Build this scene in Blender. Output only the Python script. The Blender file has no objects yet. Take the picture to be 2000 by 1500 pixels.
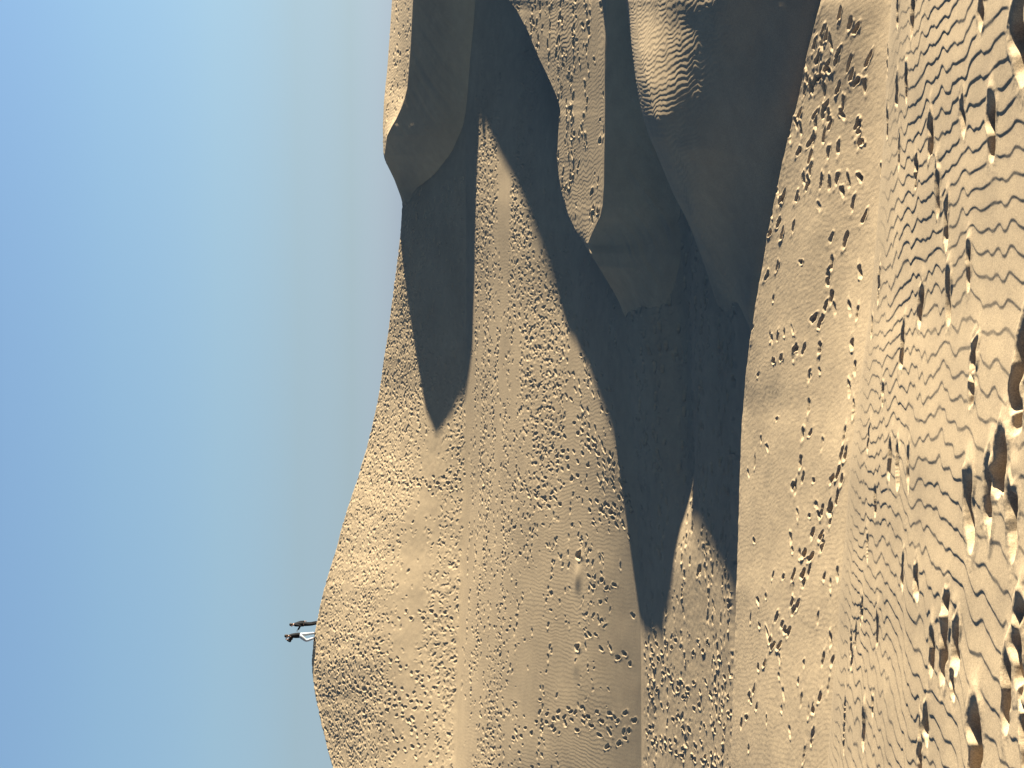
import bpy, bmesh, math, random
import numpy as np
from mathutils import Vector, Matrix

Q = 1.0                      # mesh density
F = 2900.0                   # focal length in photo pixels (2000 px long side)
PITCH = math.atan(210.0 / F)
SH = 30.0 / F                # the whole dune field rises gently away from the viewer
CP, SP = math.cos(PITCH), math.sin(PITCH)
SUN_EL, SUN_AZ = 8.9, -11.0   # degrees; azimuth from +x (right) towards the viewer
rng = np.random.default_rng(7)
scene = bpy.context.scene
col = scene.collection

# ------------------------------------------------------------------ helpers
def ray(y, v):
    """photo pixel (row y, column v) -> side slope x/Y and height slope z/Y"""
    a = (750.0 - np.asarray(y, float)) / F
    b = (1000.0 - np.asarray(v, float)) / F
    d = CP + b * SP
    return a / d, (b * CP - SP) / d

def s_of(y):
    return (750.0 - np.asarray(y, float)) / F

def gsmooth(a, sig):
    if sig <= 0: return a
    n = int(sig * 3) + 1
    k = np.exp(-0.5 * (np.arange(-n, n + 1) / sig) ** 2); k /= k.sum()
    return np.convolve(np.pad(a, n, mode='edge'), k, mode='valid')

class Cols:
    def __init__(self, y_from, y_to, step=1.2, extra=None):
        """columns of constant bearing, dense in view; y decreasing = further right"""
        s0, s1 = s_of(y_from), s_of(y_to)
        dense0, dense1 = max(s0, s_of(1560)), min(s1, s_of(-60))
        n = max(4, int((dense1 - dense0) * F / step * Q))
        parts = [np.linspace(dense0, dense1, n)]
        if s0 < dense0: parts.insert(0, np.linspace(s0, dense0, int((dense0 - s0) * F / 7) + 2)[:-1])
        if s1 > dense1: parts.append(np.linspace(dense1, s1, int((s1 - dense1) * F / 7) + 2)[1:])
        self.s = np.concatenate(parts)
        self.y = 750.0 - self.s * F
        self.n = len(self.s)
    def vcurve(self, pts, sm=6):
        y, v = np.array(pts, float).T
        s, t = ray(y, v)
        o = np.argsort(s)
        return gsmooth(np.interp(self.s, s[o], t[o]), sm * Q)
    def ycurve(self, pts, sm=14):
        if np.isscalar(pts): return np.full(self.n, float(pts))
        y, Y = np.array(pts, float).T
        o = np.argsort(y)
        return gsmooth(np.interp(self.y, y[o], Y[o]), sm * Q)

def hermite_rows(knotY, knotZ, crease, rows):
    """per-column monotone cubic through the knots; crease[k] breaks the tangent. returns Y,Z arrays (rows x cols) and knot row ids"""
    Yk, Zk = np.array(knotY), np.array(knotZ)
    K = len(Yk)
    h = Yk[1:] - Yk[:-1]
    h = np.maximum(h, 1e-3)
    d = (Zk[1:] - Zk[:-1]) / h
    mL = np.zeros_like(Yk); mR = np.zeros_like(Yk)
    mR[0] = d[0]; mL[-1] = d[-1]
    for k in range(1, K - 1):
        if crease[k]:
            mL[k] = d[k - 1]; mR[k] = d[k]
        else:
            w1, w2 = 2 * h[k] + h[k - 1], h[k] + 2 * h[k - 1]
            same = d[k - 1] * d[k] > 0
            den = np.where(same, w1 / np.where(d[k - 1] == 0, 1, d[k - 1]) + w2 / np.where(d[k] == 0, 1, d[k]), 1)
            m = np.where(same, (w1 + w2) / np.where(den == 0, 1, den), 0)
            mL[k] = m; mR[k] = m
    YY, ZZ, ids = [], [], [0]
    for k in range(K - 1):
        n = max(2, int(rows[k] * Q))
        f = np.linspace(0, 1, n + 1)
        if k < K - 2: f = f[:-1]
        f = f[:, None]
        y0, y1 = np.maximum(Yk[k], .5), np.maximum(Yk[k + 1], .5)
        Y = 1.0 / (1.0 / y0 + f * (1.0 / y1 - 1.0 / y0))
        t = (Y - Yk[k]) / h[k]
        h00 = 2*t**3 - 3*t**2 + 1; h10 = t**3 - 2*t**2 + t
        h01 = -2*t**3 + 3*t**2; h11 = t**3 - t**2
        Z = h00*Zk[k] + h10*h[k]*mR[k] + h01*Zk[k+1] + h11*h[k]*mL[k+1]
        YY.append(Y); ZZ.append(Z); ids.append(ids[-1] + n)
    return np.vstack(YY), np.vstack(ZZ), ids

# value noise -------------------------------------------------------------
def _hash(ix, iy, seed):
    n = (ix * 374761393 + iy * 668265263 + seed * 1274126177).astype(np.int64) & 0x7fffffff
    n = ((n ^ (n >> 13)) * 1274126177) & 0x7fffffff
    n = (n ^ (n >> 16)) & 0xffffff
    return n.astype(np.float32) / 0xffffff

def noise(x, y, seed=0):
    """smooth value noise in -1..1"""
    fx, fy = np.floor(x), np.floor(y)
    ix, iy = fx.astype(np.int64), fy.astype(np.int64)
    tx, ty = (x - fx), (y - fy)
    tx = tx*tx*tx*(tx*(tx*6-15)+10); ty = ty*ty*ty*(ty*(ty*6-15)+10)
    a = _hash(ix, iy, seed); b = _hash(ix+1, iy, seed); c = _hash(ix, iy+1, seed); e = _hash(ix+1, iy+1, seed)
    return (a + (b-a)*tx + (c-a)*ty + (a-b-c+e)*tx*ty) * 2 - 1

def fbm(x, y, seed=0, octv=3):
    r = 0; amp = 1.0; tot = 0
    for o in range(octv):
        r = r + amp * noise(x * 2**o + 17.3*o, y * 2**o - 9.1*o, seed + o); tot += amp; amp *= .5
    return r / tot

def sstep(a, b, x):
    t = np.clip((x - a) / (b - a), 0, 1)
    return t*t*(3-2*t)

# wind ripples --------------------------------------------------------------
def ripples(x, y, wl, amp, lean=0.0, seed=0, zig=1.0, lee=.22, fine=1):
    """asymmetric wind ripples, crests running mostly along y, short lee face on the -x side"""
    w = (fbm(x / (wl*16), y / (wl*20), seed+3, 2) * 1.6
         + zig * (noise(x / (wl*5.0), y / (wl*2.6), seed+5) * .52 + noise(x / (wl*2.6), y / (wl*1.2), seed+6) * .24
                  + noise(x / (wl*1.2), y / (wl*.7), seed+7) * .07*fine))
    ph = (x + lean * y) / wl + w
    f = ph - np.floor(ph)
    f = np.where(f < lee, f / lee, 1 - (f - lee) / (1 - lee))      # quick rise on the lee side, long stoss
    prof = f*f*(3-2*f) * .55 + f * .45
    mod = .82 + .2 * noise(x / (wl*6), y / (wl*9), seed+8)
    return amp * mod * prof

# footprints ------------------------------------------------------------------
class Map:
    def __init__(self, x0, x1, y0, y1, res):
        self.x0, self.y0, self.res = x0, y0, res
        self.nx, self.ny = int((x1-x0)/res)+2, int((y1-y0)/res)+2
        self.H = np.zeros((self.ny, self.nx), np.float32)
        self.M = np.zeros((self.ny, self.nx), np.float32)      # where the ripples are trodden out
    def stamp(self, x, y, ang, L=.30, W=.16, D=.055, rim=.02, push=0.0, pit=.55):
        R = L * 1.25
        i0, i1 = int((x-R-self.x0)/self.res), int((x+R-self.x0)/self.res)+1
        j0, j1 = int((y-R-self.y0)/self.res), int((y+R-self.y0)/self.res)+1
        if i0 < 0 or j0 < 0 or i1 >= self.nx or j1 >= self.ny: return
        gx = self.x0 + np.arange(i0, i1)*self.res - x
        gy = (self.y0 + np.arange(j0, j1)*self.res - y)[:, None]
        ca, sa = math.cos(ang), math.sin(ang)
        a = (gx*ca + gy*sa) / (L/2); b = (-gx*sa + gy*ca) / (W/2)
        th = np.arctan2(b, a)
        p1, p2, p3 = rng.uniform(0, 6.28, 3)
        wob = 1 + .11*np.sin(2*th+p1) + .10*np.sin(3*th+p2) + .06*np.sin(5*th+p3)
        waist = 1 + .22*np.exp(-(a/.35)**2)
        r = (np.abs(a)**2.4 + np.abs(b*waist)**2.4)**(1/2.4) / wob
        m = 1 - sstep(pit, 1.0, r)
        tilt = 1 + .35*a*rng.uniform(-.5, 1)
        rimv = rim*np.exp(-((r-1.18)/.22)**2)*(1 + .9*np.cos(th-push)) * (.75+.25*np.sin(4*th+p2))
        tail = rim*.8*np.exp(-((a+1.5)/.35)**2 - (b/.8)**2)
        h = self.H[j0:j1, i0:i1]
        k = np.maximum(m, 0)
        self.H[j0:j1, i0:i1] = h*(1-k) + (-D*tilt)*k + (rimv + tail)*(1-k)
        mm = self.M[j0:j1, i0:i1]
        self.M[j0:j1, i0:i1] = np.maximum(mm, 1 - sstep(1.0, 1.75, r))
    def bump(self, x, y, sx, sy, h):
        R = 3*max(sx, sy)
        i0, i1 = int((x-R-self.x0)/self.res), int((x+R-self.x0)/self.res)+1
        j0, j1 = int((y-R-self.y0)/self.res), int((y+R-self.y0)/self.res)+1
        i0, j0 = max(i0, 0), max(j0, 0); i1, j1 = min(i1, self.nx), min(j1, self.ny)
        if i1 <= i0 or j1 <= j0: return
        gx = self.x0 + np.arange(i0, i1)*self.res - x
        gy = (self.y0 + np.arange(j0, j1)*self.res - y)[:, None]
        g = np.exp(-(gx/sx)**2 - (gy/sy)**2)
        self.H[j0:j1, i0:i1] += h*g
        self.M[j0:j1, i0:i1] = np.maximum(self.M[j0:j1, i0:i1], np.minimum(1, 2*g))
    def sample(self, A, x, y):
        fx = np.clip((x-self.x0)/self.res, 0, self.nx-1.001); fy = np.clip((y-self.y0)/self.res, 0, self.ny-1.001)
        ix, iy = fx.astype(np.int32), fy.astype(np.int32)
        tx, ty = fx-ix, fy-iy
        inside = (x > self.x0) & (x < self.x0+self.res*(self.nx-1)) & (y > self.y0) & (y < self.y0+self.res*(self.ny-1))
        r = (A[iy, ix]*(1-tx) + A[iy, ix+1]*tx)*(1-ty) + (A[iy+1, ix]*(1-tx) + A[iy+1, ix+1]*tx)*ty
        return np.where(inside, r, 0)
    def get(self, x, y):
        return self.sample(self.H, x, y), self.sample(self.M, x, y)

def trail(m, pts, step=.62, gait=.13, L=.29, W=.15, D=.05, rim=.018, jit=.05, skip=.08):
    """a walker's line of prints through world points"""
    P = np.array(pts, float)
    seg = np.hypot(*(P[1:]-P[:-1]).T); tot = np.concatenate([[0], np.cumsum(seg)])
    t = rng.uniform(0, step); side = 1
    while t < tot[-1]:
        x, y = np.interp(t, tot, P[:, 0]), np.interp(t, tot, P[:, 1])
        x2, y2 = np.interp(min(t+.3, tot[-1]), tot, P[:, 0]), np.interp(min(t+.3, tot[-1]), tot, P[:, 1])
        a = math.atan2(y2-y, x2-x) if (x2 != x or y2 != y) else 0
        if rng.random() > skip:
            m.stamp(x - math.sin(a)*gait*side + rng.normal(0, jit), y + math.cos(a)*gait*side + rng.normal(0, jit),
                    a + rng.normal(0, .25), L*rng.uniform(.8, 1.2), W*rng.uniform(.8, 1.25), D*rng.uniform(.6, 1.25),
                    rim*rng.uniform(.6, 1.5), rng.uniform(0, 6.28), rng.uniform(.4, .7))
        side = -side; t += step*rng.uniform(.85, 1.15)

def scatter(m, n, xr, yr, dens, L=.28, W=.18, D=.055, rim=.022, ang=None, spread=3.2):
    k = 0; tries = 0
    while k < n and tries < n*14:
        tries += 1
        x, y = rng.uniform(*xr), rng.uniform(*yr)
        if rng.random() > dens(x, y): continue
        a = rng.uniform(0, 6.28) if ang is None else ang + rng.normal(0, spread)
        sz = rng.uniform(.45, 1.2)
        m.stamp(x, y, a, L*sz*rng.uniform(.85, 1.2), W*sz*rng.uniform(.85, 1.2), D*(.35+.65*sz)*rng.uniform(.2, 1.7), rim*rng.uniform(.5, 1.5),
                rng.uniform(0, 6.28), rng.uniform(.3, .65))
        k += 1

# meshes ------------------------------------------------------------------------
def grid_mesh(name, X, Y, Z, mat, label):
    nr, nc = X.shape
    co = np.empty((nr*nc, 3), np.float32)
    co[:, 0] = X.ravel(); co[:, 1] = Y.ravel(); co[:, 2] = Z.ravel()
    me = bpy.data.meshes.new(name)
    me.vertices.add(nr*nc); me.vertices.foreach_set('co', co.ravel())
    i = np.arange(nr*nc, dtype=np.int32).reshape(nr, nc)
    q = np.stack([i[:-1, :-1], i[:-1, 1:], i[1:, 1:], i[1:, :-1]], -1).reshape(-1)
    nf = (nr-1)*(nc-1)
    me.loops.add(nf*4); me.loops.foreach_set('vertex_index', q)
    me.polygons.add(nf)
    me.polygons.foreach_set('loop_start', np.arange(0, nf*4, 4, dtype=np.int32))
    me.polygons.foreach_set('use_smooth', np.ones(nf, dtype=bool))
    me.update(calc_edges=True); me.validate()
    me.materials.append(mat)
    o = bpy.data.objects.new(name, me); col.objects.link(o)
    o['kind'] = 'structure'; o['label'] = label; o['category'] = 'sand dune' if 'dune' in name or 'ridge' in name else 'sand'
    return o

# ------------------------------------------------------------------ materials
def sand_material():
    m = bpy.data.materials.new('sand'); m.use_nodes = True
    nt = m.node_tree; n = nt.nodes; l = nt.links
    b = n['Principled BSDF']; b.inputs['Roughness'].default_value = .95
    b.inputs['Specular IOR Level'].default_value = .12
    tc = n.new('ShaderNodeTexCoord')
    def nz(scale, detail=2, rough=.6):
        t = n.new('ShaderNodeTexNoise'); t.inputs['Scale'].default_value = scale
        t.inputs['Detail'].default_value = detail; t.inputs['Roughness'].default_value = rough
        l.new(tc.outputs['Object'], t.inputs['Vector']); return t
    big, mid, fine, grain = nz(.35, 4), nz(2.2, 4), nz(26, 3, .7), nz(85, 3, .85)
    def ramp(src, c0, c1, p0=.3, p1=.7):
        r = n.new('ShaderNodeValToRGB'); r.color_ramp.elements[0].position = p0; r.color_ramp.elements[1].position = p1
        r.color_ramp.elements[0].color = (*c0, 1); r.color_ramp.elements[1].color = (*c1, 1)
        l.new(src.outputs['Fac'], r.inputs['Fac']); return r
    base = ramp(big, (.375, .29, .19), (.445, .343, .222))
    def mul(a, r):
        mx = n.new('ShaderNodeMix'); mx.data_type = 'RGBA'; mx.blend_type = 'MULTIPLY'; mx.inputs['Factor'].default_value = 1
        l.new(a, mx.inputs[6]); l.new(r.outputs['Color'], mx.inputs[7]); return mx.outputs[2]
    c = mul(base.outputs['Color'], ramp(mid, (.93, .93, .94), (1.05, 1.05, 1.04)))
    c = mul(c, ramp(fine, (.9, .9, .91), (1.08, 1.08, 1.07)))
    c = mul(c, ramp(grain, (.58, .58, .6), (1.38, 1.37, 1.34), .3, .7))
    l.new(c, b.inputs['Base Color'])
    bp = n.new('ShaderNodeBump'); bp.inputs['Strength'].default_value = .35; bp.inputs['Distance'].default_value = .006
    l.new(fine.outputs['Fac'], bp.inputs['Height'])
    bp2 = n.new('ShaderNodeBump'); bp2.inputs['Strength'].default_value = .3; bp2.inputs['Distance'].default_value = .0025
    l.new(grain.outputs['Fac'], bp2.inputs['Height']); l.new(bp.outputs['Normal'], bp2.inputs['Normal'])
    l.new(bp2.outputs['Normal'], b.inputs['Normal'])
    return m
SAND = sand_material()

def simple(name, c, rough=.8, noise_scale=40, var=.25):
    m = bpy.data.materials.new(name); m.use_nodes = True
    nt = m.node_tree; n = nt.nodes; l = nt.links; b = n['Principled BSDF']
    b.inputs['Roughness'].default_value = rough; b.inputs['Specular IOR Level'].default_value = .25
    tc = n.new('ShaderNodeTexCoord'); t = n.new('ShaderNodeTexNoise'); t.inputs['Scale'].default_value = noise_scale
    l.new(tc.outputs['Object'], t.inputs['Vector'])
    r = n.new('ShaderNodeValToRGB')
    r.color_ramp.elements[0].color = (*[x*(1-var) for x in c], 1); r.color_ramp.elements[1].color = (*[x*(1+var) for x in c], 1)
    l.new(t.outputs['Fac'], r.inputs['Fac']); l.new(r.outputs['Color'], b.inputs['Base Color'])
    return m

# ================================================================== TERRAIN
# photo-traced outlines: (row, column) in the 2000x1500 photograph, whose up points left
BROW = [(-300, 1768), (0, 1748), (100, 1740), (250, 1733), (350, 1725), (480, 1715), (600, 1705), (700, 1690), (800, 1678), (900, 1665),
        (1050, 1655), (1150, 1645), (1250, 1640), (1350, 1630), (1500, 1620), (1800, 1600)]
RIDGE = [(-300, 1720), (-100, 1640), (0, 1603), (50, 1590), (110, 1575), (190, 1560), (250, 1545), (310, 1530), (380, 1515), (450, 1500), (530, 1487),
         (600, 1475), (670, 1465), (750, 1455), (830, 1449), (900, 1446), (1000, 1443), (1100, 1440), (1150, 1437), (1250, 1434), (1400, 1430),
         (1500, 1428), (1800, 1424)]
CREASE = [(-300, 1212), (0, 1214), (600, 1217), (700, 1224), (800, 1232), (900, 1238), (1000, 1244), (1100, 1248), (1200, 1251), (1300, 1252), (1500, 1253)]
BASE = [(-300, 906), (0, 908), (600, 911), (800, 912), (950, 912), (1050, 910), (1150, 905), (1350, 897), (1500, 890), (1800, 880)]
CREST = [(-300, 800), (200, 792), (350, 788), (390, 786), (430, 784), (470, 781), (520, 775), (570, 768), (620, 762), (660, 757), (700, 750), (760, 742), (820, 730),
         (880, 715), (940, 697), (990, 680), (1030, 668), (1080, 655), (1110, 645), (1150, 633), (1190, 624), (1215, 619), (1240, 614),
         (1270, 611), (1290, 609), (1310, 610), (1340, 613), (1390, 622), (1440, 634), (1500, 650), (1700, 720), (1900, 790)]

g = Cols(2300, -900)
brow = g.vcurve(BROW, 20)
ybw = g.ycurve([(-600, 17.4), (0, 18.0), (1500, 22.0), (2100, 22.2)], 40)
zb = brow * ybw
kY, kZ, cr = [], [], []
def knot(Y, Z, crease=False):
    kY.append(np.broadcast_to(Y, g.n).astype(float)); kZ.append(np.broadcast_to(Z, g.n).astype(float)); cr.append(crease)
def near(Yv): return -1.85 + (zb + 1.85) * (Yv / ybw)
knot(3.0, near(3.0)); knot(8.0, near(8.0)); knot(13, near(13)); knot(ybw-2, near(ybw-2)+.03); knot(ybw, zb + .03)
knot(23.0, (brow - .010) * 23.0)                                            # hidden hollow
yridge = g.ycurve([(-600, 26.8), (0, 28.4), (400, 30.6), (800, 32.6), (1500, 32)])
ridge = g.vcurve(RIDGE, 8)
Y4 = g.ycurve([(-600, 26.3), (0, 26), (1500, 24.5), (2200, 24.2)], 30)
z4 = (brow + .002) * Y4
knot(Y4, z4)
ymid = Y4 + (yridge - Y4) * .55
knot(ymid, z4 + (ridge*yridge - z4) * .60)
knot(yridge, ridge * yridge, True)
knot(yridge + 2.3, np.minimum(ridge*yridge - .55, -8.95 + SH*(yridge+2.3)))
yfl = g.ycurve([(-600, 36), (0, 37), (800, 38.5), (1500, 38.5)]); knot(yfl, -8.95 + SH*yfl)
ycr = np.full(g.n, 49.0)
crease = g.vcurve(CREASE, 10)
knot(ycr, crease * ycr, True)
yq = g.ycurve([(600, 55), (1500, 53)], 40); knot(yq, g.vcurve([(-300, 1130), (1500, 1130)]) * yq)
yq = g.ycurve([(600, 62), (1500, 58.3)], 40); knot(yq, g.vcurve([(-300, 1042), (100, 1035), (400, 1014), (700, 1008), (1500, 1006)]) * yq)
ybase = g.ycurve([(720, 71), (920, 70), (1290, 67.6), (1500, 66), (2000, 64)], 60)
base = g.vcurve(BASE, 10)
knot(ybase, base * ybase, True)
ycrest = g.ycurve([(-600, 79), (390, 79), (600, 80.8), (900, 82.2), (1240, 83.2), (1320, 82.6), (1400, 81), (1500, 78.6), (1700, 74), (2200, 70)], 40)
crest = g.vcurve(CREST, 5)
zbse, zcr = base*ybase, crest*ycrest
knot(ybase + (ycrest-ybase)*.5, zbse + (zcr-zbse)*g.ycurve([(300, .5), (900, .54), (1300, .55)]))
knot(ycrest - .35, zcr - (zcr-zbse)*.025)
knot(ycrest, zcr)
knot(ycrest + 6, zcr - 1.6)
knot(ycrest + 30, -9.0 + SH*110)
rows = [50, 360, 180, 70, 44, 26, 110, 120, 14, 20, 190, 150, 110, 110, 140, 150, 24, 14, 8]
YY, ZZ, ids = hermite_rows(kY, kZ, cr, rows)
XX = g.s[None, :] * YY
R_TROUGH, R_RIDGE, R_BACK, R_CREASE, R_BASE = ids[5], ids[8], ids[9], ids[11], ids[14]

# gentle unevenness
def uneven(X, Y, seed, a, sc): return a * fbm(X/sc, Y/sc, seed, 3)

def sub(r0, r1): return slice(r0, r1 + 1)

def saddle(X, Y, Z):
    """unseen saddle out of frame on the right, its heights shaped to shade the far valley"""
    T = np.interp(Y, [58, 60, 62, 64.5, 67, 71, 74.3, 78, 82, 86], [-9, -4, -2.55, -2.3, -2.1, -1.75, -1.05, -.5, -.5, -3]) + SH*Y
    wx = sstep(22, 29, X) * (1 - sstep(36, 46, X))
    return Z + wx*np.maximum(0, T - Z)

# ---- near slope: large ripples, single deep prints
mN = Map(-6, 6, 5.0, 24, .011)
def px(v, y, Yguess=None):
    """photo pixel on the near slope -> world x, y"""
    s, t = ray(y, v)
    k = (float(np.interp(s, g.s, zb)) + 1.85) / float(np.interp(s, g.s, ybw))
    Y = -1.85 / (t - k)
    return s*Y, Y
PR = [ # v, y, length, width, depth, heading, rim
 (1940,250,.34,.17,.085,.15,.03),(1985,80,.42,.24,.10,.0,.035),(1825,265,.34,.17,.085,.05,.03),(1835,375,.34,.16,.085,.1,.03),(1852,440,.3,.16,.08,.1,.03),
 (1885,230,.30,.12,.05,.0,.02),(1920,20,.26,.14,.06,.2,.03),(1788,30,.30,.15,.07,.1,.03),(1776,160,.30,.14,.07,.05,.025),(1760,25,.28,.12,.05,.1,.02),
 (1800,600,.32,.16,.08,.05,.03),(1855,585,.33,.16,.085,.15,.03),(1895,520,.26,.11,.06,.2,.03),(1765,680,.34,.16,.085,.1,.03),(1902,705,.22,.15,.075,.3,.035),(1985,720,.42,.2,.10,.1,.04),
 (1898,765,.2,.12,.04,.3,.03),(1728,770,.26,.12,.07,.1,.025),(1722,570,.28,.12,.06,.1,.02),(1725,540,.26,.12,.05,.1,.02),(1740,900,.34,.14,.07,.1,.02),(1755,915,.34,.14,.075,.1,.025),
 (1775,915,.3,.12,.06,.1,.02),(1947,910,.36,.20,.10,.2,.04),(1893,1000,.40,.2,.095,.0,.04),(1925,970,.40,.16,.06,.3,.035),(1970,1020,.34,.17,.08,.2,.035),(1980,790,.3,.18,.05,.2,.04),
 (1713,980,.32,.12,.065,.05,.02),(1790,1140,.26,.13,.07,.2,.025),(1762,1120,.24,.11,.06,.2,.02),(1716,1230,.34,.12,.07,.0,.03),(1850,1190,.24,.12,.06,.2,.02),
 (1846,1255,.30,.18,.085,.2,.04),(1866,1265,.32,.16,.09,.3,.035),(1822,1275,.28,.14,.08,.1,.03),(1842,1290,.36,.14,.085,.1,.03),(1858,1340,.16,.1,.05,.3,.02),
 (1690,1425,.42,.2,.09,.05,.04),(1806,1415,.26,.13,.07,.1,.025),(1796,1440,.26,.08,.05,.0,.02),(1793,1488,.2,.12,.06,.1,.02),(1900,1455,.38,.26,.11,.1,.04),
 (1960,1350,.36,.14,.08,.1,.035),(1985,1280,.30,.18,.06,.2,.04),(1990,1230,.3,.16,.05,.2,.035),(1998,1450,.3,.14,.07,.3,.03),(1993,1325,.3,.13,.06,.1,.03),
 (1685,1200,.26,.1,.05,.1,.02),(1688,1190,.22,.1,.05,.1,.02),(1667,1260,.34,.1,.06,.0,.02),(1676,1240,.3,.09,.05,.0,.02),(1653,1440,.34,.1,.06,.0,.02),(1668,1290,.3,.1,.06,.0,.02),
 (1655,1390,.3,.09,.05,.0,.02),(1700,860,.3,.11,.05,.1,.02),(1710,640,.28,.11,.05,.1,.02),(1740,240,.34,.12,.07,.05,.02),(1737,120,.3,.11,.06,.1,.02),(1757,180,.26,.12,.05,.1,.02),
 (1795,325,.22,.10,.05,.1,.02),(1794,345,.2,.1,.05,.1,.02),(1760,300,.3,.1,.04,.1,.02),(1650,1075,.3,.1,.05,.05,.02),(1698,1070,.3,.1,.05,.05,.02),(1706,1380,.2,.1,.05,.1,.02),
]
for (v, y, L, W, D, a, rim) in PR:
    x, yy = px(v, y)
    k = 1.0 if v < 1735 else 1.12
    mN.stamp(x, yy, math.pi + rng.normal(a, .35), L*1.22*k, W*1.75*k*k, D*1.25*k, rim*.45, math.pi + rng.normal(0, .6), rng.uniform(.5, .72))
sl = sub(0, R_TROUGH)
X, Y, Z = XX[sl], YY[sl], ZZ[sl].copy()
h, mk = mN.get(X, Y)
rip = ripples(X, Y, .19, .0076, lean=-.03, seed=11, zig=.95, lee=.17, fine=.4)
fade = sstep(.4, -2.6, Y - ybw)
Z += rip*(1-mk)*fade + h + uneven(X, Y, 21, .05, 3.0)*sstep(20, 14, Y) + .0055*fbm(X/.07, Y/.09, 31, 3)*mk
ZZ[sl] = Z
grid_mesh('sand_slope', X, Y, Z, SAND, 'rippled sand slope in the foreground with deep single footprints')

# ---- low ridge behind it
mA = Map(-12, 12, 23, 38, .02)
def pxA(v, y):
    s, t = ray(y, v)
    i = int(np.clip(np.searchsorted(g.s, s), 0, g.n-1))
    c = ZZ[R_TROUGH:R_RIDGE+1, i] / YY[R_TROUGH:R_RIDGE+1, i]
    o = np.maximum.accumulate(c)
    Yv = np.interp(t, o, YY[R_TROUGH:R_RIDGE+1, i])
    return s*Yv, Yv
def trA(pts, **k): k.setdefault('rim', .010); k['D'] = k.get('D', .05)*1.0; trail(mA, [pxA(*p) for p in pts], **k)
trA([(1500, 480), (1525, 400), (1565, 300), (1605, 200), (1650, 130), (1690, 60)], step=.5, D=.075, L=.30, W=.14)
trA([(1495, 560), (1530, 470), (1580, 330), (1620, 210), (1640, 120), (1660, 30)], step=.5, D=.075, L=.30, W=.14)
trA([(1560, 240), (1600, 150), (1625, 60), (1640, 0)], step=.45, D=.08, L=.3, W=.14)
trA([(1610, 90), (1640, 150), (1665, 170), (1690, 110)], step=.42, D=.08, L=.3, W=.14)
trA([(1520, 640), (1510, 690), (1530, 715), (1555, 690), (1600, 620), (1625, 540)], step=.5, D=.06)
trA([(1545, 960), (1570, 850), (1590, 700), (1615, 590), (1635, 500), (1660, 420)], step=.55, D=.07, L=.29)
trA([(1500, 1275), (1540, 1180), (1580, 1080), (1610, 1010), (1640, 930), (1655, 880)], step=.33, D=.085, L=.31, W=.15, gait=.2)
trA([(1500, 1290), (1535, 1220), (1575, 1120), (1605, 1050)], step=.4, D=.08, L=.3, W=.14)
trA([(1500, 1270), (1480, 1320), (1465, 1360), (1450, 1420)], step=.45, D=.06)
trA([(1632, 1100), (1628, 1160), (1612, 1290), (1600, 1340), (1585, 1400), (1570, 1500)], step=.5, D=.07)
trA([(1670, 540), (1665, 700), (1660, 820), (1645, 920), (1620, 1010)], step=.4, D=.07)
trA([(1545, 1060), (1555, 960), (1575, 880)], step=.5, D=.05)
trA([(1470, 1150), (1490, 1230), (1530, 1330), (1545, 1450)], step=.6, D=.04)
for k in range(26):
    cxy = pxA(rng.uniform(1520, 1700), rng.uniform(60, 420)); 
    for j in range(rng.integers(1, 4)): mA.stamp(cxy[0]+rng.normal(0, .25), cxy[1]+rng.normal(0, .35), rng.normal(0, .5), .29, .14, .06, .012, 0)
for k in range(60):
    cxy = pxA(rng.uniform(1460, 1640), rng.uniform(400, 1500)); mA.stamp(*cxy, rng.uniform(0, 6.28), rng.uniform(.15, .3), rng.uniform(.1, .16), rng.uniform(.015, .04), .008, 0)
sl = sub(R_TROUGH, R_BACK)
X, Y, Z = XX[sl], YY[sl], ZZ[sl].copy()
h, mk = mA.get(X, Y)
wA = sstep(23.05, 24.5, Y) * sstep(0, 1, (YY[R_BACK]-Y)/.6)
Z += wA*(ripples(X, Y, .10, .0013, lean=.25, seed=41, zig=1.1, lee=.35)*(1-mk) + h + uneven(X, Y, 23, .03, 2.5) + .0028*fbm(X/.12, Y/.12, 33, 2)
         + .010*sstep(yridge-.35, yridge, Y)*fbm(X/.18, Y/.18, 35, 2))
ZZ[sl] = Z
grid_mesh('sand_ridge', X, Y, Z, SAND, 'low sunlit sand ridge crossed by footprint trails with a dark shaded back')

# ---- valley floor
mF = Map(-15, 8, 35.5, 49.6, .03)
fd = lambda x, y: .18 + .82*max(0, float(noise(np.array(x/3.5), np.array(y/1.6), 71)))
scatter(mF, 480, (-15, 8), (36, 48.7), fd, ang=0, spread=.5, L=.27, W=.12, D=.02, rim=.003)
scatter(mF, 420, (-5.5, 7), (38, 48.5), lambda x, y: 1, ang=0, spread=.4, L=.34, W=.17, D=.06, rim=.01)
for k in range(10):
    y0 = rng.uniform(37, 48); trail(mF, [(-15, y0), (-8, y0+rng.normal(0, .8)), (-2, y0+rng.normal(0, 1.2)), (7, y0+rng.normal(0, 1.5))], step=.6)
for k in range(6):
    x0 = rng.uniform(-11, -8); trail(mF, [(x0, 36.5), (x0+rng.normal(0, .8), 41), (x0+rng.normal(0, 1.2), 48.5)], step=.6, D=.06)
sl = sub(R_BACK, R_CREASE)
X, Y, Z = XX[sl], YY[sl], ZZ[sl].copy()
h, mk = mF.get(X, Y)
wF = sstep(0, 1, (Y-YY[R_BACK])/1.0) * sstep(0, 1, (49.0-Y)/.5)
Z += wF*(h - .45*sstep(-5.6, -2.2, X)*np.exp(-((Y-44.2)/1.5)**2) + uneven(X, Y, 25, .05, 3) + .005*fbm(X/.15, Y/.15, 37, 2))  # includes a dip added to keep part of the floor in shade
ZZ[sl] = Z
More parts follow.
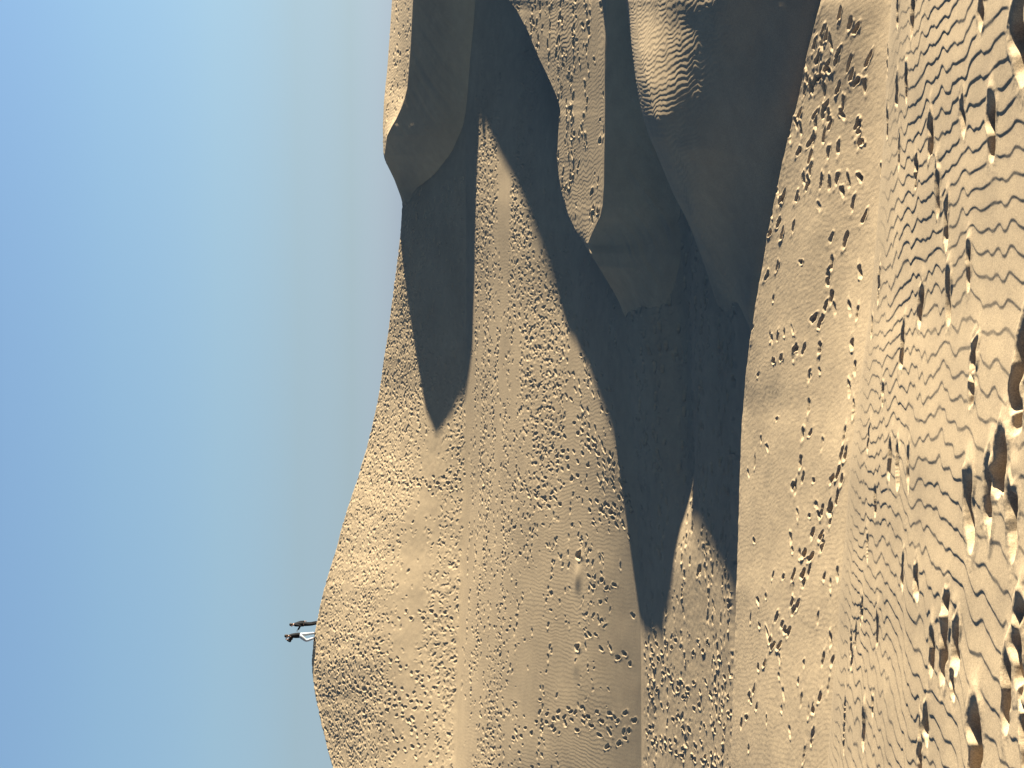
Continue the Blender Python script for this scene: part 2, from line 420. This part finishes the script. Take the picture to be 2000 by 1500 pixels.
grid_mesh('valley_floor', X, Y, Z, SAND, 'flat trodden valley floor between the low ridge and the rising plain, partly in shadow')

# ---- plain
mP = Map(-20, 20, 49, 71.5, .035)
def pxP(v, y):
    s, t = ray(y, v)
    i = int(np.clip(np.searchsorted(g.s, s), 0, g.n-1))
    c = ZZ[R_CREASE:R_BASE+1, i] / YY[R_CREASE:R_BASE+1, i]
    Yv = np.interp(t, np.maximum.accumulate(c), YY[R_CREASE:R_BASE+1, i])
    return s*Yv, Yv
def pd(x, y):
    band = .5 + .5*float(noise(np.array(x/9.0), np.array(y/1.1), 81))
    pat = .5 + .5*float(noise(np.array(x/3.0), np.array(y/3.0), 83))
    w = 1.0 if y > 56 else .3
    yb = float(np.interp(x/y, g.s, ybase))
    if y > yb - 1.7: w *= .08
    if x < -9 and y < 60: w *= .5
    return w * np.clip(band*1.5-.35, 0, 1) * (.3 + .7*pat)
scatter(mP, 5200, (-20, 17), (50, 71), pd, L=.25, W=.13, D=.026, rim=.006)
for k in range(30):
    y0 = rng.uniform(55, 69); x0 = rng.uniform(-19, 6)
    trail(mP, [(x0 + q*2.5, y0 + rng.normal(0, .45)) for q in range(rng.integers(3, 8))], step=.62, D=.038, L=.27, W=.14, rim=.01, jit=.12, skip=.25)
TRP = [[(1245, 990), (1220, 975), (1190, 950), (1150, 905), (1120, 890), (1060, 880)], [(1205, 1010), (1160, 980), (1120, 930), (1085, 900)],
       [(1200, 800), (1185, 750), (1160, 720), (1140, 660), (1120, 620)], [(1195, 830), (1160, 760), (1135, 690)], [(1240, 1420), (1200, 1450), (1165, 1410), (1120, 1400), (1050, 1420), (1000, 1440)],
       [(1248, 1402), (1200, 1405), (1160, 1395), (1130, 1385), (1080, 1400), (1040, 1410)], [(1248, 1420), (1210, 1440), (1180, 1450), (1150, 1425), (1110, 1410), (1070, 1425)],
       [(1100, 980), (1060, 985), (1030, 960), (1000, 930)], [(1240, 1060), (1205, 1020), (1160, 985)], [(1240, 985), (1190, 995), (1150, 990)],
       [(1000, 600), (1100, 760), (1200, 960)], [(1080, 640), (1150, 820), (1235, 1000)], [(1230, 960), (1180, 890), (1140, 860)], [(1225, 940), (1195, 900), (1150, 850), (1110, 830)],
       [(1240, 1200), (1200, 1150), (1150, 1130)], [(1245, 1300), (1190, 1270), (1150, 1230)]]
for t in TRP: trail(mP, [pxP(*q) for q in t], step=.5, D=.055, L=.31, W=.16, rim=.007)
cx, cy = pxP(1130, 1085); mP.stamp(cx, cy, math.pi/2, .55, .35, .16, .02, math.pi); mP.bump(cx-.75, cy-.1, .5, .3, .07)
cx, cy = pxP(1128, 1265); mP.stamp(cx, cy, math.pi/2, .4, .3, .1, .02, math.pi); mP.bump(cx-.6, cy, .4, .3, .03)
sl = sub(R_CREASE, R_BASE)
X, Y, Z = XX[sl], YY[sl], ZZ[sl].copy()
h, mk = mP.get(X, Y)
wP = sstep(0, 1, (Y-49.0)/.4) * sstep(0, 1, (ybase-Y)/.4)
Z += wP*(ripples(X, Y, .15, .0032, lean=.08, seed=51, zig=1.0, lee=.35)*(1-mk)*(.55+.45*noise(X/4, Y/2, 53)) + h + uneven(X, Y, 27, .035, 4))
ZZ[sl] = Z
Z = saddle(X, Y, Z)
ZZ[sl] = Z
grid_mesh('sand_plain', X, Y, Z, SAND, 'gently rising trodden sand plain below the tall dune')

# ---- tall dune with the two people
mT = Map(-27, 12, 63, 88, .04)
def td(x, y):
    i = int(np.clip(np.searchsorted(g.s, x/y), 0, g.n-1))
    f = (y-ybase[i])/(ycrest[i]-ybase[i])
    if f < .02 or f > 1.25: return 0
    n1 = .5+.5*float(noise(np.array(x/5.0), np.array(y/2.2), 91))
    smooth = math.exp(-((f-.29)/.13)**2) * (1 if x < -1 else .4)
    d = .25 + .75*n1
    d *= (1 - .95*smooth)
    if x < -14: d *= .7 + .9*max(0, f-.4)
    if f > .85: d = max(d, .85)
    return d
scatter(mT, 11500, (-24, 10), (63.5, 86), td, L=.27, W=.16, D=.023, rim=.006)
for k in range(10):
    x0 = rng.uniform(-22, -4); trail(mT, [(x0+rng.normal(0, 1), 69), (x0, 75), (x0+rng.normal(0, 2), 81)], step=.5, D=.05, L=.3, W=.19, rim=.015)
sl = sub(R_BASE, len(YY)-1)
X, Y, Z = XX[sl], YY[sl], ZZ[sl].copy()
h, mk = mT.get(X, Y)
td_w = .35 + .65*sstep(.12, .3, np.abs((Y-ybase)/(ycrest-ybase) - .29))
wT = sstep(0, 1, (Y-ybase)/.3) * sstep(0, 1, (ycrest+8-Y)/4)
Z += wT*(h + uneven(X, Y, 29, .05, 5)*sstep(0, 1, (ycrest-Y)/2) + .005*fbm(X/.25, Y/.25, 39, 2) + .014*fbm(X/.5, Y/.8, 40, 2)*td_w)
ZZ[sl] = Z
Z = saddle(X, Y, Z)
ZZ[sl] = Z
grid_mesh('tall_dune', X, Y, Z, SAND, 'tall sunlit dune covered in footprints with two people on its top')

def ground_height(x, Yq):
    i = int(np.clip(np.searchsorted(g.s, x/Yq), 0, g.n-1))
    return float(np.interp(Yq, YY[:, i], ZZ[:, i]))

# ------------------------------------------------------------------ dunes on the right
def dune(name, cols, knots, creases, rows, label, fx):
    kY = [cols.ycurve(Yp, sm) for (Yp, zp, sm) in knots]
    kZ = []
    for (Yp, zp, sm), Yc in zip(knots, kY):
        kZ.append(zp(Yc) if callable(zp) else cols.vcurve(zp, sm*.5) * Yc)
    for k in range(1, len(kY)): kY[k] = np.maximum(kY[k], kY[k-1] + .02)
    Y, Z, ids = hermite_rows(kY, kZ, creases, rows)
    X = cols.s[None, :] * Y
    Z = fx(X, Y, Z.copy(), ids, cols, kY)
    return grid_mesh(name, X, Y, Z, SAND, label)

# near dune: dark smooth face, rippled lit shoulder
B_TOE = [(680, 1470), (640, 1466), (600, 1462), (520, 1474), (420, 1496), (300, 1520), (190, 1545), (110, 1562), (0, 1590), (-150, 1611), (-300, 1634), (-600, 1690)]
B_TOEY = [(680, 36.4), (640, 36.2), (600, 35.6), (520, 34.8), (420, 33.4), (300, 31.8), (190, 30.4), (0, 29.1), (-300, 27.4), (-900, 26.6)]
B_SH = [(680, 1468), (640, 1464), (610, 1452), (590, 1442), (525, 1402), (455, 1367), (420, 1349), (350, 1334), (290, 1326), (250, 1340), (200, 1358), (150, 1373), (110, 1383), (50, 1394), (0, 1398), (-120, 1412), (-200, 1440), (-300, 1500), (-450, 1570), (-700, 1650)]
B_SHY = [(680, 36.8), (640, 36.6), (600, 37.2), (520, 37.6), (420, 37.2), (300, 35.9), (200, 34.6), (100, 33.6), (0, 32.7), (-300, 31.4), (-900, 30)]
B_CR = [(680, 1467), (640, 1463), (610, 1450), (590, 1440), (560, 1420), (525, 1400), (490, 1380), (455, 1365), (420, 1345), (395, 1335), (350, 1320), (320, 1310), (290, 1300), (270, 1290),
        (230, 1278), (160, 1262), (100, 1250), (40, 1240), (0, 1232), (-100, 1238), (-250, 1275), (-500, 1330)]
B_CRY = [(680, 37.2), (640, 37.0), (600, 37.8), (520, 38.2), (420, 37.9), (350, 37.2), (290, 36.7), (230, 36.7), (160, 37.4), (100, 38.3), (0, 40), (-300, 41), (-900, 41)]
cb = Cols(680, -900)
mB = Map(0, 14, 26, 40, .03)
def fxB(X, Y, Z, ids, c, kY):
    top = sstep(0, 1, (Y-(kY[3]-1.6))/1.6)
    Z += ripples(X, Y, .135, .0075, lean=.06, seed=61, zig=1.2, lee=.36)*top*sstep(660, 560, c.y)
    low = sstep(0, 1, (kY[2]+.2-Y)/1.5)*0
    Z += uneven(X, Y, 63, .025, 2.5) + .003*fbm(X/.2, Y/.2, 65, 2)
    return Z
dune('near_dune', cb, [
    ([(680, 35.4), (600, 34.4), (420, 32), (300, 30), (0, 27.6), (-300, 26), (-900, 25.4)], lambda Yc: np.full(cb.n, -9.6) + SH*Yc, 12),
    (B_TOEY, B_TOE, 12),
    ([(a, b + .45*(s_ - b)) for (a, b), s_ in zip(B_TOEY, np.interp([-p[0] for p in B_TOEY], [-p[0] for p in B_SHY], [p[1] for p in B_SHY]))],
     [(a, float(np.interp(-a, [-p[0] for p in B_TOE], [p[1] for p in B_TOE]))*.53 + .47*float(np.interp(-a, [-p[0] for p in B_SH], [p[1] for p in B_SH]))) for a in (680, 640, 600, 520, 420, 300, 200, 100, 0, -300)], 12),
    (B_SHY, B_SH, 10), (B_CRY, B_CR, 8),
    ([(680, 39), (600, 39.6), (420, 41.3), (300, 42.4), (200, 43), (0, 43.5), (-150, 43.6), (-900, 44)], lambda Yc: np.interp(-cb.y, [-680, -600, -420, -300, -200, 0, 60, 150, 300, 500, 700, 950], [-9.3, -8.9, -8.37, -7.97, -7.6, -7.12, -7.1, -7.1, -7.1, -7.1, -7.4, -9]) + SH*Yc, 12),
    ([(680, 41), (420, 43), (0, 45), (-900, 46)], lambda Yc: np.full(cb.n, -9.6) + SH*Yc, 12)],
    [False]*7, [8, 70, 90, 130, 14, 8], 'smooth dark shaded dune face with a rippled lit shoulder, nearest of the dunes on the right', fxB)

# middle dune: lit trodden back, straight slip crest, streaked dark face
C_TOE = [(660, 1240), (640, 1262), (608, 1289), (560, 1302), (500, 1314), (430, 1338), (300, 1319), (200, 1278), (100, 1262), (0, 1262), (-150, 1270), (-500, 1270)]
C_TOEY = [(660, 48.8), (640, 47.4), (608, 45.7), (560, 45.1), (500, 44.7), (430, 44.3), (300, 44.1), (200, 44.4), (100, 44.6), (0, 44.5), (-500, 44)]
C_SL = [(660, 1238), (640, 1230), (608, 1217), (590, 1210), (570, 1200), (545, 1185), (520, 1170), (495, 1153), (475, 1148), (455, 1156), (440, 1163), (422, 1172), (400, 1177), (360, 1180), (200, 1181), (100, 1182), (0, 1184), (-100, 1180), (-200, 1172), (-500, 1150), (-800, 1150)]
C_TOP = [(660, 1237), (640, 1229), (608, 1216.5), (590, 1209.5), (570, 1199), (545, 1184), (520, 1169), (490, 1149), (465, 1135), (450, 1125), (420, 1110), (380, 1098), (350, 1092), (310, 1088), (260, 1090), (215, 1094),
         (195, 1090), (160, 1075), (110, 1050), (60, 1030), (20, 1008), (0, 993), (-100, 960), (-200, 950), (-300, 965), (-500, 1010), (-900, 1060)]
# the back of this dune is one gently tilted plane z = C0 + CX*x + CG*Y, so its outlines fix their own distances
C0, CX, CG = -14.76, .02, .177
def plane_depth(pts): return [(y, float(C0/(ray(y, v)[1] - CX*ray(y, v)[0] - CG))) for (y, v) in pts]
C_SLY = [(660, 49.2), (640, 48.9), (608, 48.8), (520, 48.2)] + [q for q in plane_depth(C_SL) if q[0] <= 475]
C_TOPY = [(660, 49.6), (640, 49.3), (608, 49.1), (520, 48.5)] + [q for q in plane_depth(C_TOP) if q[0] <= 466]
cc = Cols(660, -900)
mC = Map(3, 26, 40, 62, .04)
scatter(mC, 420, (5, 20), (44, 60), lambda x, y: max(0.04, float(noise(np.array(x/3), np.array(y/1.2), 101))), L=.28, W=.17, D=.05, rim=.014)
for k in range(5):
    y0 = 47 + k*1.6; trail(mC, [(5.5, 53), (8, y0+2), (13, y0+1), (18, y0)], step=.55, D=.07, L=.32)
def fxC(X, Y, Z, ids, c, kY):
    h, mk = mC.get(X, Y)
    top = sstep(0, 1, (Y-kY[2])/.25)*sstep(560, 470, c.y)
    Z += top*(ripples(X, Y, .15, .007, lean=.05, seed=111, zig=1.4, lee=.34)*(1-mk)*(.6+.4*noise(X/3, Y/2, 113)) + h)
    face = sstep(.35, 1.6, kY[2]-Y)*sstep(0, 1, (Y-kY[1])/.6)
    Z += .07*face*fbm((X*.5 - Y*.85)/.3 , (X*.85 + Y*.5)/9.0, 115, 3)      # slide streaks down the slip face
    Z += uneven(X, Y, 117, .03, 3)
    # unseen knoll added out of frame on the right to shade the valley floor
    T = np.interp(Y, [40.8, 42.4, 45, 47.5, 48.1, 49.8, 50.8], [-8, -4.6, -4.7, -4.74, -5.3, -5.2, -6])
    Z += sstep(15.5, 19, X)*(1-sstep(23, 30, X))*np.maximum(0, T - Z)
    return Z
dune('middle_dune', cc, [
    ([(660, 47.8), (608, 44.4), (500, 43.2), (430, 42.6), (300, 42.2), (0, 40.6), (-500, 40)], lambda Yc: np.interp(-cc.y, [-660, -430, -300, -200, 0, 500], [-9.8, -9.5, -8.6, -8.1, -7.7, -7.6]) + SH*Yc, 10),
    (C_TOEY, C_TOE, 8), (C_SLY, C_SL, 3), (C_TOPY, C_TOP, 5),
    ([(660, 50.5), (600, 50.6), (420, 54.6), (260, 56.5), (195, 57), (110, 60), (0, 65), (-300, 70), (-900, 74)], lambda Yc: np.full(cc.n, -8.6) + SH*Yc, 10)],
    [False, False, True, True, False], [10, 130, 200, 16], 'sunlit rippled dune back with footprints and a streaked dark slip face, middle of the dunes on the right', fxC)

# far dune: thin lit top, big dark slip face
D_TOE = [(470, 790), (430, 792), (400, 803), (390, 806), (370, 830), (340, 868), (320, 882), (300, 890), (200, 903), (0, 907), (-300, 912), (-900, 912)]
D_TOEY = [(470, 79), (430, 78.6), (400, 78), (370, 76.6), (340, 74.4), (300, 72.6), (250, 71.5), (200, 70.9), (0, 69.8), (-300, 69.4), (-900, 73)]
D_SL = [(470, 789), (430, 788), (400, 787), (385, 784), (350, 770.5), (313, 753), (302, 751), (265, 756), (245, 766), (230, 775), (215, 782), (190, 791), (170, 796), (120, 800), (80, 803), (0, 807), (-300, 815), (-900, 820)]
D_SLY = [(470, 79.2), (430, 79), (400, 79), (350, 78.5), (313, 77.7), (265, 76.3), (215, 75.1), (170, 74.5), (80, 73.8), (0, 73.1), (-300, 72.5), (-900, 76)]
D_TOP = [(470, 788), (430, 787), (400, 786.5), (385, 783), (350, 770), (313, 752), (300, 749), (250, 748), (200, 750), (130, 757), (60, 762), (0, 766), (-300, 772), (-900, 772)]
D_TOPY = [(470, 79.4), (430, 79.3), (400, 79.2), (350, 79), (313, 78.9), (265, 80), (215, 81), (170, 82), (80, 83), (0, 84), (-300, 84), (-900, 84)]
cd = Cols(470, -900)
mD = Map(8, 30, 58, 88, .045)
scatter(mD, 700, (11, 24), (66, 85), lambda x, y: .3+.7*max(0., float(noise(np.array(x/4), np.array(y/2), 121))), L=.3, W=.18, D=.055, rim=.015)
def fxD(X, Y, Z, ids, c, kY):
    h, mk = mD.get(X, Y)
    top = sstep(0, 1, (Y-kY[2])/.3)*sstep(400, 300, c.y)
    Z += top*(ripples(X, Y, .18, .009, lean=.05, seed=131, zig=1.2, lee=.34)*(1-mk) + h)
    face = sstep(0, 1, (kY[2]-Y)/.5)*sstep(0, 1, (Y-kY[1])/.6)
    Z += .045*face*fbm((X*.6 - Y*.8)/.45, (X*.8 + Y*.6)/12.0, 135, 3)
    return Z
dune('far_dune', cd, [
    ([(470, 77.5), (400, 76.5), (340, 73.4), (300, 71), (200, 69.4), (0, 68.3), (-300, 68), (-900, 71.5)], lambda Yc: np.full(cd.n, -6.5) + SH*Yc, 10),
    (D_TOEY, D_TOE, 6), (D_SLY, D_SL, 3), (D_TOPY, D_TOP, 4),
    ([(470, 82), (300, 90), (0, 100), (-900, 100)], lambda Yc: np.full(cd.n, -6.0) + SH*Yc, 10)],
    [False, False, True, False, False], [8, 110, 70, 12], 'long dark slip face under a thin sunlit crest, farthest dune on the right', fxD)

# ---- the desert around: one wide sheet to the horizon, below everything in view
def desert():
    r = np.concatenate([np.linspace(0, 130, 40), np.geomspace(134, 3500, 70)])
    th = np.linspace(0, 2*np.pi, 181)
    RR, TH = np.meshgrid(r, th, indexing='ij')
    X, Y = RR*np.cos(TH), 40 + RR*np.sin(TH)
    Z = -12.5 + 2.2*fbm(X/70, Y/70, 201, 3)*sstep(110, 200, RR) - sstep(100, 160, RR)*3.0
    return grid_mesh('desert_ground', X, Y, Z, SAND, 'open desert sand reaching the horizon behind the dunes')
desert()

# ================================================================== PEOPLE
SKIN = simple('skin', (.55, .32, .22), .6, 60, .1)
HAIR = simple('dark_hair', (.025, .018, .014), .6, 200, .3)
BLACK = simple('black_cloth', (.006, .0065, .009), .95, 120, .3)
WHITE = simple('pale_denim', (.36, .39, .43), .9, 90, .1)
SHOE = simple('dark_shoe', (.03, .03, .035), .7, 80, .2)
PHONE = simple('phone', (.02, .02, .022), .3, 40, .1)

def skin_mesh(chains, root, level=2):
    """chains of (point, radius) sharing named joints -> one smooth tapered surface"""
    idx, verts, rad, edges = {}, [], [], []
    for ch in chains:
        prev = None
        for (p, r) in ch:
            k = tuple(round(c, 4) for c in p)
            if k not in idx:
                idx[k] = len(verts); verts.append(p); rad.append(r)
            if prev is not None and prev != idx[k]: edges.append((prev, idx[k]))
            prev = idx[k]
    me = bpy.data.meshes.new('tmp'); me.from_pydata(verts, edges, [])
    ob = bpy.data.objects.new('tmp', me); col.objects.link(ob)
    ob.modifiers.new('s', 'SKIN')
    for i, r in enumerate(rad):
        sv = me.skin_vertices[0].data[i]
        sv.radius = (r, r) if np.isscalar(r) else r
        sv.use_root = (i == idx[tuple(round(c, 4) for c in root)])
    ob.modifiers['s'].use_smooth_shade = True
    sb = ob.modifiers.new('u', 'SUBSURF'); sb.levels = level; sb.render_levels = level
    dg = bpy.context.evaluated_depsgraph_get(); dg.update()
    out = bpy.data.meshes.new_from_object(ob.evaluated_get(dg))
    bpy.data.objects.remove(ob); bpy.data.meshes.remove(me)
    return out

def join_meshes(name, ms, mat, parent):
    bm = bmesh.new()
    for m in ms: bm.from_mesh(m)
    me = bpy.data.meshes.new(name); bm.to_mesh(me); bm.free()
    for p in me.polygons: p.use_smooth = True
    me.materials.clear(); me.materials.append(mat)
    o = bpy.data.objects.new(name, me); col.objects.link(o); o.parent = parent
    return o

def ball(c, r, sub=3):
    bm = bmesh.new(); bmesh.ops.create_icosphere(bm, subdivisions=sub, radius=1)
    for v in bm.verts: v.co = Vector((c[0]+v.co.x*r[0], c[1]+v.co.y*r[1], c[2]+v.co.z*r[2]))
    me = bpy.data.meshes.new('b'); bm.to_mesh(me); bm.free(); return me

def person(label, J, H, loc, rotz, legs_mat):
    """J: joints in metres for a 1.80 m figure; x forward, y to the person's left, z up"""
    root = bpy.data.objects.new('person', None); col.objects.link(root)
    root.location = loc; root.rotation_euler = (0, 0, rotz); root.scale = (H/1.8,)*3
    root['label'] = label; root['category'] = 'person'
    pel, spi, che, nec = (0, 0, .96), (J['lean']*.4, 0, 1.14), (J['lean']*.8, 0, 1.36), (J['lean'], 0, 1.50)
    hb = (J['lean']+.02, 0, 1.57); hc = (J['lean']+.03, 0, 1.66); ht = (J['lean']+.02, 0, 1.745)
    S = {k: (J['lean']*.85, .185*sg, 1.43) for k, sg in (('l', 1), ('r', -1))}
    Hp = {k: (0, .095*sg, .91) for k, sg in (('l', 1), ('r', -1))}
    V = lambda a, b, t: tuple(a[i]+(b[i]-a[i])*t for i in range(3))
    chains = [[(pel, .09), (spi, .09), (che, .10), (nec, .062), (hb, .062), (hc, (.082, .098)), (ht, .062)]]
    for k in 'lr':
        e, h = J['elbow_'+k], J['hand_'+k]
        chains.append([(che, .10), (S[k], .055), (e, .042), (V(e, h, .85), .03), (h, .034)])
        kn, an = J['knee_'+k], J['ankle_'+k]
        chains.append([(pel, .09), (Hp[k], .07), (kn, .05), (an, .038)])
    parts = [skin_mesh(chains, pel)]
    for k in 'lr':                                            # five bent fingers on each palm
        e, h = Vector(J['elbow_'+k]), Vector(J['hand_'+k]); d = (h-e).normalized()
        sd_ = d.cross(Vector((0, 1 if k == 'l' else -1, .2))).normalized(); up_ = sd_.cross(d).normalized()
        for q, ln in enumerate((.068, .078, .072, .056)):
            b = h + sd_*(.024 - .016*q) + d*.02
            parts.append(skin_mesh([[(tuple(b), .009), (tuple(b+d*ln*.5-up_*.006), .0085), (tuple(b+d*ln*.85-up_*.028), .0075)]], tuple(b), 1))
        b = h + sd_*.028 - d*.01
        parts.append(skin_mesh([[(tuple(b), .010), (tuple(b+sd_*.025+d*.02-up_*.01), .009), (tuple(b+sd_*.03+d*.045-up_*.022), .008)]], tuple(b), 1))
    f = J['lean']+.03                                         # nose, ears, brow
    parts += [ball((f+.098, 0, 1.645), (.018, .013, .02), 2), ball((f+.005, .082, 1.65), (.018, .008, .03), 2), ball((f+.005, -.082, 1.65), (.018, .008, .03), 2),
              ball((f+.085, 0, 1.60), (.014, .024, .007), 2)]
    body = join_meshes('body', parts, SKIN, root)
    for sgn in (1, -1): join_meshes('eye', [ball((f+.082, .032*sgn, 1.668), (.011, .013, .008), 2)], HAIR, body)
    join_meshes('hair', [ball((f-.028, 0, 1.695), (.098, .096, .092)), ball((f-.06, 0, 1.63), (.055, .08, .09))], HAIR, root)
    jc = [[((0, 0, .86), .17), ((0, 0, .98), .17), (spi, .165), (che, .19), (V(che, nec, .85), .09)]]
    for k in 'lr':
        e, h = J['elbow_'+k], J['hand_'+k]
        jc.append([(che, .19), (S[k], .095), (e, .07), (V(e, h, .88), .052)])
    join_meshes('jacket', [skin_mesh(jc, (0, 0, .86))], BLACK, root)
    tr = [[((0, 0, 1.0), .15), (pel, .165)]]
    for k in 'lr': tr.append([(pel, .165), (Hp[k], .128), (J['knee_'+k], .092), (V(J['knee_'+k], J['ankle_'+k], .97), .075)])
    join_meshes('trousers', [skin_mesh(tr, pel)], legs_mat, root)
    for k in 'lr':
        a = J['ankle_'+k]; t = J['toe_'+k]
        join_meshes('shoe', [skin_mesh([[((a[0]-.05, a[1], a[2]-.03), .045), ((a[0]+.04, a[1], a[2]-.02), .05), (V(a, t, .75), .045), (t, .034)]], (a[0]+.04, a[1], a[2]-.02))], SHOE, root)
    return root

def stand(y, H, J, label, mat, back=-.15):
    i = int(np.clip(np.searchsorted(g.s, float(s_of(y))*1.0), 0, g.n-1))
    Yp = float(ycrest[i]) + back
    x = float(g.s[i])*Yp
    return person(label, J, H, (x, Yp, ground_height(x, Yp) - .03), math.pi, mat)

stand(1215.5, 1.66, dict(lean=.02, elbow_l=(.06, .26, 1.09), hand_l=(.36, .20, 1.28), elbow_r=(-.10, -.25, 1.13), hand_r=(-.13, -.24, .84),
      knee_l=(.02, .085, .50), ankle_l=(-.05, .08, .08), toe_l=(.13, .09, .045), knee_r=(-.02, -.085, .50), ankle_r=(-.12, -.08, .08), toe_r=(.06, -.09, .045)),
      'person dressed all in black on the dune top, holding one forearm out in front', BLACK, .75)
stand(1237.5, 1.76, dict(lean=.03, elbow_l=(.33, .21, 1.43), hand_l=(.21, .10, 1.66), elbow_r=(.26, -.22, 1.36), hand_r=(.23, -.06, 1.63),
      knee_l=(.30, .10, .55), ankle_l=(.15, .10, .12), toe_l=(.33, .11, .06), knee_r=(-.05, -.09, .50), ankle_r=(-.10, -.09, .08), toe_r=(.08, -.10, .045)),
      'person in a black top and pale trousers on the dune top, hands near the face', WHITE)

# ================================================================== LIGHT, SKY, CAMERA
az, el = math.radians(SUN_AZ), math.radians(SUN_EL)
L = Vector((math.cos(el)*math.cos(az), -math.cos(el)*math.sin(az), math.sin(el)))
sd = bpy.data.lights.new('sun', 'SUN'); sd.energy = 5.0; sd.angle = math.radians(.53); sd.color = (1.0, .9, .7)
so = bpy.data.objects.new('sun', sd); col.objects.link(so); so.rotation_euler = L.to_track_quat('Z', 'Y').to_euler()

w = bpy.data.worlds.new('World'); scene.world = w; w.use_nodes = True
nt = w.node_tree; bg = nt.nodes['Background']
sk = nt.nodes.new('ShaderNodeTexSky'); sk.sky_type = 'NISHITA'; sk.sun_disc = False
sk.sun_elevation = el
# Blender: rotation 0 puts the sun on +y, positive turns towards +x
sk.sun_rotation = math.atan2(L.x, L.y)
sk.altitude = 0; sk.air_density = 1.0; sk.dust_density = .3; sk.ozone_density = 1.5
# sky recoloured by height: paler, less yellow low sky, zenith darkened to deepen shadows
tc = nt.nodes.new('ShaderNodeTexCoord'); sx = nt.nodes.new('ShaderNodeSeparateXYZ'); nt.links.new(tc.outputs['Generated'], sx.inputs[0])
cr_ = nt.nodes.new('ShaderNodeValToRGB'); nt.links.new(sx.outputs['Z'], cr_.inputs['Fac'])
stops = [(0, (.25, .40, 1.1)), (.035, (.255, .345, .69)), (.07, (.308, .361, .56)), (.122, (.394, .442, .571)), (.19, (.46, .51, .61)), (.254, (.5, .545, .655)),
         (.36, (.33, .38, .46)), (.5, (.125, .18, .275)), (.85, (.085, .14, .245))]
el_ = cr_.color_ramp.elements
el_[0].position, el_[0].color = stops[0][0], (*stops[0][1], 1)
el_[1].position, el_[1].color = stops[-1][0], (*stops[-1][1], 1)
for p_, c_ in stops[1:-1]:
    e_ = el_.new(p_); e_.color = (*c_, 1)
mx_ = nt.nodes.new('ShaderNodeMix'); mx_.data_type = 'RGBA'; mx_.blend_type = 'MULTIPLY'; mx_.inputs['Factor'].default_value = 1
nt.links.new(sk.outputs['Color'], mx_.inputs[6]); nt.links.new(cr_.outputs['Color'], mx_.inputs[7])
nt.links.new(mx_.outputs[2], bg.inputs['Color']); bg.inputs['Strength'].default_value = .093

cam = bpy.data.cameras.new('camera'); co = bpy.data.objects.new('camera', cam); col.objects.link(co)
cam.sensor_fit = 'HORIZONTAL'; cam.sensor_width = 36.0; cam.lens = 36.0 * F / 2000.0
cam.clip_start = .1; cam.clip_end = 8000
fwd = Vector((0, CP, -SP)); up = Vector((0, SP, CP)); right = Vector((1, 0, 0))
# the photograph is stored on its side: picture-right is down in the world, picture-up is the world's right
xa, ya, za = -up, right, -fwd
co.matrix_world = Matrix(((xa.x, ya.x, za.x, 0), (xa.y, ya.y, za.y, 0), (xa.z, ya.z, za.z, 0), (0, 0, 0, 1)))
scene.camera = co
scene.view_settings.view_transform = 'Standard'; scene.view_settings.look = 'None'
scene.view_settings.exposure = 2.03; scene.view_settings.gamma = 1
scene.cycles.max_bounces = 4; scene.cycles.diffuse_bounces = 3
